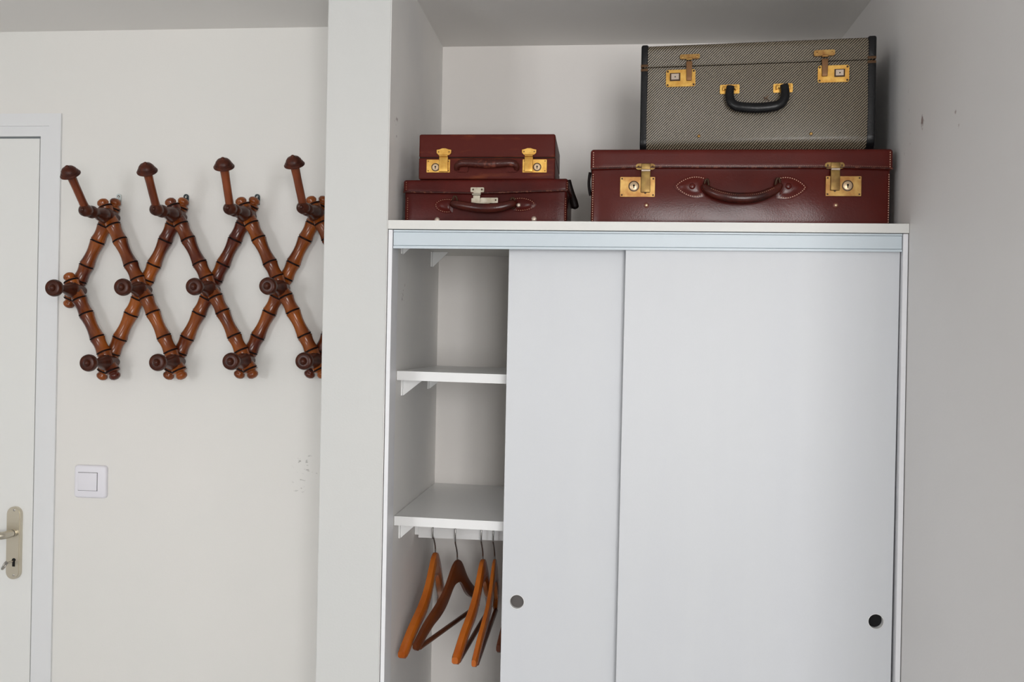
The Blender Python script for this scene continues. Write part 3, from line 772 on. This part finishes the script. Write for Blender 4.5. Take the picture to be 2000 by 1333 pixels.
pb_, _ = handle_patch(c3, (1578, 367), 1515, 344, 391, yb3+.0008, m_leath)
for o_, px in ((pa, 1352), (pb_, 1540)):
    b = B(); disc(b, c3.V(px, 364, yb3-.005), .0062, .003, 20, .8); c3.add('mount_boss', b, m_leath, o_, smooth=60)
hy = yb3-.017
pts = [c3.V(1374, 363, yb3-.007), c3.V(1383, 371, hy+.002), c3.V(1400, 379, hy-.003), c3.V(1424, 385, hy-.006), c3.V(1450, 387, hy-.007), c3.V(1478, 385, hy-.006), c3.V(1500, 378, hy-.003), c3.V(1516, 370, hy+.002), c3.V(1524, 361, yb3-.007)]
pp = spline(pts, 6); n_ = len(pp)
b = B(); tube(b, pp, [.0062+.0042*math.sin(PI*i/(n_-1))**.8 for i in range(n_)], 16, flat=.8)
hd = c3.add('handle', b, m_handle, smooth=60, label='glossy dark leather carrying handle')
b = B(); st = [p+Vector((0, -.0066, .0048)) for p in pp[8:-8]]; stitches(b, st, .0040, .55, .0005); c3.add('stitching', b, m_stitch2, hd, kind='stuff')
for px, py in ((1380, 362), (1519, 360)):
    b = B(); c = c3.V(px, py, yb3-.008)
    ring = [c+Vector((.004*math.cos(t), -.006*math.sin(t)*.6, .0115*math.sin(t))) for t in [2*PI*i/18 for i in range(19)]]
    tube(b, ring, .0022, 8, upv=Vector((1, 0, 0))); c3.add('handle_loop', b, m_screw, hd, smooth=60)
lock(c3, (1211, 346, 1279.5, 384.5), (1238, 364), .0088, (1241.5, 320, 1280, 332), (1251.5, 333, 1270.5, 376), m_brassw, m_bronze, yb3, ears='round')
lock(c3, (1612.5, 344.5, 1682.5, 383), (1655.5, 363), .0088, (1611, 317.5, 1649.5, 329.5), (1622, 331, 1641, 372), m_brassw, m_bronze, yb3, ears='round')
for px in (1262.5, 1632):
    b = B(); c = c3.V(px, 401.5, yb3+.001); disc(b, c, .0062, .003, 20, .8); c3.add('stud', b, m_lstud, smooth=60)
    b = B(); disc(b, c+Vector((0, -.003, 0)), .003, .0012, 14, .8); c3.add('stud_centre', b, m_lockface, smooth=60)
# carrying strap, painted as in shade, bowed out on the left end
def e3(px, py): return c3.inv @ P(px, py, c3.root.location.y+.03)
b = B(); tube(b, spline([e3(1152.5, 337), e3(1150.8, 350), e3(1150.3, 360), e3(1151.2, 371), e3(1153.5, 382)], 6), .0030, 10); c3.add('end_strap', b, m_shadeleath, smooth=60)

# ---- tweed case on top of it
TOP3 = ZS+.0008+H3+.0006
c4 = Case('tweed_suitcase', 'tall grey-black diagonal tweed suitcase with black ends, on the large oxblood suitcase', 1251.5, 1709.5, 200, (1700, 70.5), 1.872, math.radians(-5.2), .27, base=TOP3)
W4, H4, D4 = c4.w, c4.h, c4.d
s4 = c4.F(1480, 124.5)[1]; zr4 = .014
ew = c4.F(1265, 200)[0]; ew2 = W4-c4.F(1693, 200)[0]
fold4 = c4.F(1480, 277.5)[1]
def under4(p):
    return Vector((p.x, p.y+max(0, fold4-p.z)*.75*max(0, 1-p.y/.1), p.z))
def w4(p):
    if p.y < .06:
        u = p.x/W4; v = min(max(p.z/s4, 0), 1); k = max(0, 1-p.y/.05)
        return under4(Vector((p.x, p.y-k*.0052*(1-abs(2*u-1)**4)*math.sin(PI*min(max(.15+.85*v, 0), 1)), p.z)))
    return p
b = B(); rbox(b, .001, W4-.001, 0, D4, 0, s4-.0008, .007, n=(16, 3, 24), warp=w4); 
for v in b.verts:
    if v.co.z > s4-.0075: v.co.z = s4-.0010
c4.add('body', b, m_tweed, smooth=60)
b = B(); rbox(b, .001, W4-.001, -.0005, D4, s4+.0006, H4, .010, n=(16, 3, 4))
for v in b.verts:
    if v.co.z < s4+.0105: v.co.z = s4+.0006; v.co.y = max(-.0005, v.co.y-.006 if v.co.y < .02 else v.co.y)
c4.add('lid', b, m_tweed, smooth=60)
b = B(); tube(b, [Vector((ew, -.0008, s4+.0012)), Vector((W4/2, -.0012, s4+.0012)), Vector((W4-ew2, -.0008, s4+.0012))], .0011, 8); c4.add('lid_piping', b, m_tweed, smooth=60)
for sx0, sx1 in ((-.0008, ew), (W4-ew2, W4+.0008)):
    b = B(); rbox(b, sx0, sx1, -.0016, D4+.001, -.0002, s4-.001, .0034, n=(1, 3, 20), warp=under4); c4.add('end_trim', b, m_blackleath, smooth=60, label='black leather end trim')
    b = B(); rbox(b, sx0, sx1, -.0020, D4+.001, s4+.0008, H4+.0010, .0045, n=(1, 3, 2)); c4.add('lid_end_trim', b, m_blackleath, smooth=60, label='black leather end trim of the lid')
    for z0, z1 in ((s4+.0014, s4+.0062), (s4-.0075, s4-.0022)):
        b = B(); rbox(b, sx0-.0003, sx1-.0006, -.0024, .02, z0, z1, .0008); c4.add('corner_tab', b, m_tab, smooth=60, label='brown leather corner tab')
lock(c4, (1300.5, 135, 1358.5, 170), (1318.5, 150.5), .0105, (1328, 105.5, 1367, 116), (1339.5, 119, 1352.5, 157.5), m_brass, m_brassw, -.003, square=True, ears='big', corner=.004, dark=True, scr=.0026)
lock(c4, (1597, 126.5, 1659, 161.5), (1640, 142.5), .0100, (1589.5, 97, 1631, 110), (1604.5, 114, 1618, 149), m_brass, m_brassw, -.0035, square=True, ears='big', corner=.004, dark=True, scr=.0026)
# handle with brass mounts
hy = -.0175
for x0_, x1_, y0_, y1_ in ((1406, 1444.5, 165, 184), (1510, 1548.5, 163, 181.5)):
    q0, q1 = c4.F(x0_, y1_, -.006), c4.F(x1_, y0_, -.006)
    b = B(); plate(b, rrect(q0[0], q1[0], q0[1], q1[1], .0022, 3), -.0070, 0); hm = c4.add('handle_mount', b, m_brass)
    mx_, mz_ = (q0[0]+q1[0])/2, (q0[1]+q1[1])/2
    b = B(); tube(b, [Vector((q0[0]+.005, -.0125, mz_+.001)), Vector((q1[0]-.005, -.0125, mz_+.001))], .0022, 10, upv=Vector((0, 0, 1))); c4.add('mount_pin', b, m_brass, hm, smooth=50)
    for xx in (q0[0]+.007, q1[0]-.007):
        b = B(); rbox(b, xx-.0018, xx+.0018, -.016, -.004, mz_-.004, mz_+.005, .0014); c4.add('mount_lug', b, m_brass, hm, smooth=50)
pts = [c4.V(x_, y_, hy-d_) for x_, y_, d_ in ((1427, 168.5, 0), (1425, 183, .001), (1426.5, 196, .003), (1434, 205.5, .004), (1449, 209.5, .005), (1482, 211, .005), (1511, 208, .005), (1524.5, 202.5, .004), (1532, 192, .003), (1533.5, 179, .001), (1531.5, 165.5, 0))]
pp = spline(pts, 5); n_ = len(pp)
b = B(); tube(b, pp, [.0078+.0026*math.sin(PI*i/(n_-1))**1.2 for i in range(n_)], 16, flat=.85)
c4.add('handle', b, m_blackleath, smooth=60, label='black leather handle')
for px, py in ((1365, 266), (1584, 261.5)):
    b = B(); disc(b, c4.V(px, py, -.004), .0034, .0022, 16, .8); c4.add('stud', b, m_brassw, smooth=50)
# faint letters pressed into the cloth under the handle: only a K can be read
def stroke(bm, a, b_, r):
    dash(bm, c4.V(*a, -.0034), c4.V(*b_, -.0034), r)
b = B(); plate(b, [c4.F(*q, -.0068) for q in ((1492, 188.5), (1493.6, 188.5), (1494.2, 191.2), (1495.5, 190.6), (1499.6, 186.6), (1501.4, 187), (1497.6, 191.4), (1502.8, 196.2), (1500.6, 196.6), (1495.9, 192.4), (1494.5, 193), (1495, 196), (1493.4, 196))], -.0070, -.004)
c4.add('pressed_letter', b, m_screw, label='dark letter K pressed into the tweed')

# ---- small oxblood case on the left
c1 = Case('attache_case', 'low oxblood leather case with nickel clasp, under the small brown case', 788.5, 1107.5, 420, (950, 351), 1.875, 0, .24, base=ZS+.0008)
W1, H1, D1 = c1.w, c1.h, c1.d
sm1 = c1.F(950, 380)[1]
def b1w(p):
    if p.y < .1:
        u = (p.x/W1)*2-1; k = max(0, 1-p.y/.05)
        p = Vector((p.x, p.y-k*.003*(1-u**4)*math.sin(PI*min(max(p.z/sm1, 0), 1)), p.z))
    return p
b = B(); rbox(b, .0008, W1-.001, .0015, D1, 0, H1*.9, .006, n=(20, 4, 8), warp=b1w); c1.add('body', b, m_leath1, smooth=60)
def l1w(p):
    t = min(max((p.z-sm1)/(H1-sm1), 0), 1); x = p.x/W1
    dz = (1-t)*(-.0015*math.sin(PI*x)+.0055*max(0, x-.45)/.55+.0015*(1-x)) + t*(.0022*x-.0012*(1-x)-.0008*math.sin(PI*x))
    dx = .006*(1-t)*max(0, x-.9)*10*min(1, max(0, p.y)/.05) if p.x > W1*.9 else 0
    return Vector((p.x+dx, p.y-.0012*math.sin(9*x)*(1-t) if p.y < .05 else p.y, p.z+dz))
b = B(); rbox(b, -.001, W1+.001, -.0055, D1+.001, sm1, H1, .0058, n=(24, 4, 4), warp=l1w); c1.add('lid', b, m_leath1, smooth=60)
b = B(); tube(b, [l1w(Vector((W1*i/30, -.0063, sm1+.0025))) for i in range(31)], .0018, 8); c1.add('lid_edge', b, m_edge, smooth=60)
for px, zz in ((796, None), (1104.5, None)):
    b = B(); x = c1.F(px, 400)[0]
    stitches(b, [Vector((x, .0006, .003)), Vector((x, .0006, sm1-.004))], .0046, .55, .0006)
    x2 = x+(-.002 if px < 900 else .003)
    stitches(b, [Vector((x2, -.0062, sm1+.008)), Vector((x2, -.0062, H1-.005))], .0046, .55, .0006)
    c1.add('stitching', b, m_stitch2, kind='stuff')
y1f = -.0012
pa, _ = handle_patch(c1, (848, 401), 885, 388, 417, y1f+.001, m_leath1, 2, ex=.5)
pb_, _ = handle_patch(c1, (1048, 400), 1003, 386, 414, y1f+.001, m_leath1, 2, ex=.5)
b = B(); disc(b, c1.V(1013, 401, y1f-.005), .0042, .003, 16, .8); c1.add('mount_stud', b, m_stud, pb_, smooth=60)
hy = y1f-.015
pts = [c1.V(883, 397, y1f-.006), c1.V(893, 399.5, hy+.002), c1.V(915, 403.5, hy-.002), c1.V(938, 406.5, hy-.004), c1.V(960, 406.5, hy-.004), c1.V(982, 403.5, hy-.002), c1.V(998, 399, hy+.002), c1.V(1005, 396, y1f-.006)]
pp = spline(pts, 6); n_ = len(pp)
b = B(); tube(b, pp, [.0072+.0022*math.sin(PI*i/(n_-1))**.8 for i in range(n_)], 14, flat=.8); hd = c1.add('handle', b, m_handle, smooth=60, label='worn dark leather handle')
b = B(); stitches(b, [p+Vector((0, -.0052, .0040)) for p in pp[6:-6]], .0038, .55, .0004); c1.add('stitching', b, m_stitch2, hd, kind='stuff')
for px, py in ((889, 393.5), (1001.5, 397)):
    c = c1.V(px, py, y1f-.008); b = B()
    ring = [c+Vector((.0045*math.cos(t), -.004*math.sin(t), .0105*math.sin(t))) for t in [2*PI*i/18 for i in range(19)]]
    tube(b, ring, .0019, 8, upv=Vector((1, 0, 0))); c1.add('handle_ring', b, m_screw, hd, smooth=60)
# nickel clasp
yl = -.0068
def prect(s, q, y0, y1, r=.001):
    a_, b_ = s.F(q[0], q[3], y0), s.F(q[2], q[1], y0); bb = B(); plate(bb, rrect(a_[0], b_[0], a_[1], b_[1], r, 3), y0, y1); return bb
H = c1.add('hasp', prect(c1, (919, 366.2, 945.5, 375.5), yl-.0015, yl+.002, .002), m_nickel)
for px in (924, 941):
    b = B(); disc(b, c1.V(px, 370.5, yl-.0015), .0019, .0008, 14, .6); c1.add('rivet', b, m_screw, H, smooth=40)
bb = prect(c1, (924.5, 375, 939, 380), yl-.001, yl+.002, .0006); c1.add('hasp_neck', bb, m_nickel, H)
z = c1.F(931, 381)[1]; b = B(); tube(b, [Vector((c1.F(923.5, 380)[0], yl-.0015, z)), Vector((c1.F(939.5, 380)[0], yl-.0015, z))], .0022, 12, upv=Vector((0, 0, 1))); c1.add('hinge_pin', b, m_nickel, H, smooth=50)
c1.add('hasp_strap', prect(c1, (924, 382, 937.5, 400), -.0085, -.0065, .001), m_nickel, H)
LP = c1.add('clasp_plate', prect(c1, (920.5, 387.5, 956, 402), -.0062, 0, .001), m_nickel)
c1.add('clasp_lever', prect(c1, (938.5, 386.5, 972.5, 396.5), -.0085, -.0050, .0016), m_nickel, LP)
b = B(); disc(b, c1.V(968, 391, -.0085), .0018, .0008, 14, .6); c1.add('rivet', b, m_screw, LP, smooth=40)
for px, py in ((854, 430), (1043, 428.2)):
    b = B(); disc(b, c1.V(px, py, 0), .0056, .0035, 18, .8); c1.add('stud', b, m_stud, smooth=50)
# end strap at the right end
b = B(); yy = D1*.42
def e1(px, py): 
    p = P(px, py, c1.root.location.y+yy); return c1.inv @ p
pp = spline([e1(1111, 352), e1(1113, 364), e1(1116, 378), e1(1120, 392), e1(1122.5, 402), e1(1123, 409)], 6); n_ = len(pp)
tube(b, pp, [(.0042+.0042*min(1, i/(n_-1)*1.6))*(1 if i < n_-5 else (.96, .85, .66, .40, .12)[i-n_+5]) for i in range(n_)], 14); c1.add('end_strap', b, m_shadeleath, smooth=60, label='leather strap painted as in shade, hanging at the right end')

# ---- small brown case on top
TOP1 = ZS+.0008+H1+.0022
c2 = Case('small_case', 'smallest suitcase, scuffed brown leather with two brass locks, on the low oxblood case', 817.5, 1083.5, 340, (950, 261.8), 1.885, math.radians(.3), .205, base=TOP1)
W2, H2, D2 = c2.w, c2.h, c2.d
s2 = c2.F(950, 308.3)[1]
b = B(); rbox(b, 0, W2, 0, D2, 0, s2-.0003, .003, n=(8, 3, 3)); c2.add('body', b, m_leath2, smooth=60)
b = B(); rbox(b, 0, W2, 0, D2, s2+.0003, H2, .004, n=(8, 3, 3)); c2.add('lid', b, m_leath2, smooth=60)
b = B(); box(b, .0015, W2-.0015, .0015, D2-.0015, s2-.003, s2+.003); c2.add('seam', b, m_gap)
lock(c2, (833, 312, 879, 337), (850.5, 327), .0070, (853, 290.2, 881.5, 304), (857, 306, 875, 335.5), m_brass, m_brass, 0, scr=.0014, ears='shield', th=.0018)
lock(c2, (1020.5, 311.5, 1068, 337), (1049, 326.5), .0070, (1019.5, 289.8, 1047.5, 303.2), (1024, 305.5, 1041, 335.5), m_brass, m_brass, 0, scr=.0014, ears='shield', th=.0018)
hy = -.012
pts = [c2.V(892.5, 331.5, -.004), c2.V(893.5, 324, hy+.003), c2.V(903, 318.5, hy), c2.V(925, 319, hy-.001), c2.V(951, 320, hy-.002), c2.V(977, 319, hy-.001), c2.V(999, 318.5, hy), c2.V(1008, 324, hy+.003), c2.V(1009, 331.5, -.004)]
pp = spline(pts, 6); n_ = len(pp)
b = B(); tube(b, pp, [.0052+.0036*math.sin(PI*i/(n_-1))**1.2 for i in range(n_)], 14, flat=.8); c2.add('handle', b, m_worn, smooth=60, label='worn padded leather handle folded down')
for q in ((893, 323, 914, 336), (988, 323, 1010, 336)):
    c2.add('handle_anchor', prect(c2, q, -.004, 0, .002), m_leath2)

# ------------------------------------------------------------------ marks of wear on the walls
g = lambda *p: tuple(P(*p))
scuffed(m_wall, [(g(592, 905, YW), .03), (g(585, 948, YW), .022), (g(612, 930, YW), .014)], lin((176, 174, 169)), (1, 1, 2.2), 60, .60, .68)
def PXR(px, py, X):
    d = ray(px, py); return tuple(CAM + d*(X/d.x))
scuffed(m_wallr, [(PXR(1766, 185, XR), .03), (PXR(1781, 215, XR), .02), (PXR(1800, 235, XR), .03), (PXR(1870, 240, XR), .03), (PXR(1762, 323, XR), .006), (PXR(1775, 290, XR), .03)], lin((140, 118, 114)), (1.4, .8, .7), 60, .62, .72)
scuffed(m_niche_side, [(PXR(775, 252, XL), .03), (PXR(790, 580, XL), .03)], lin((158, 142, 140)), (1, 1, 1), 80, .60, .70)
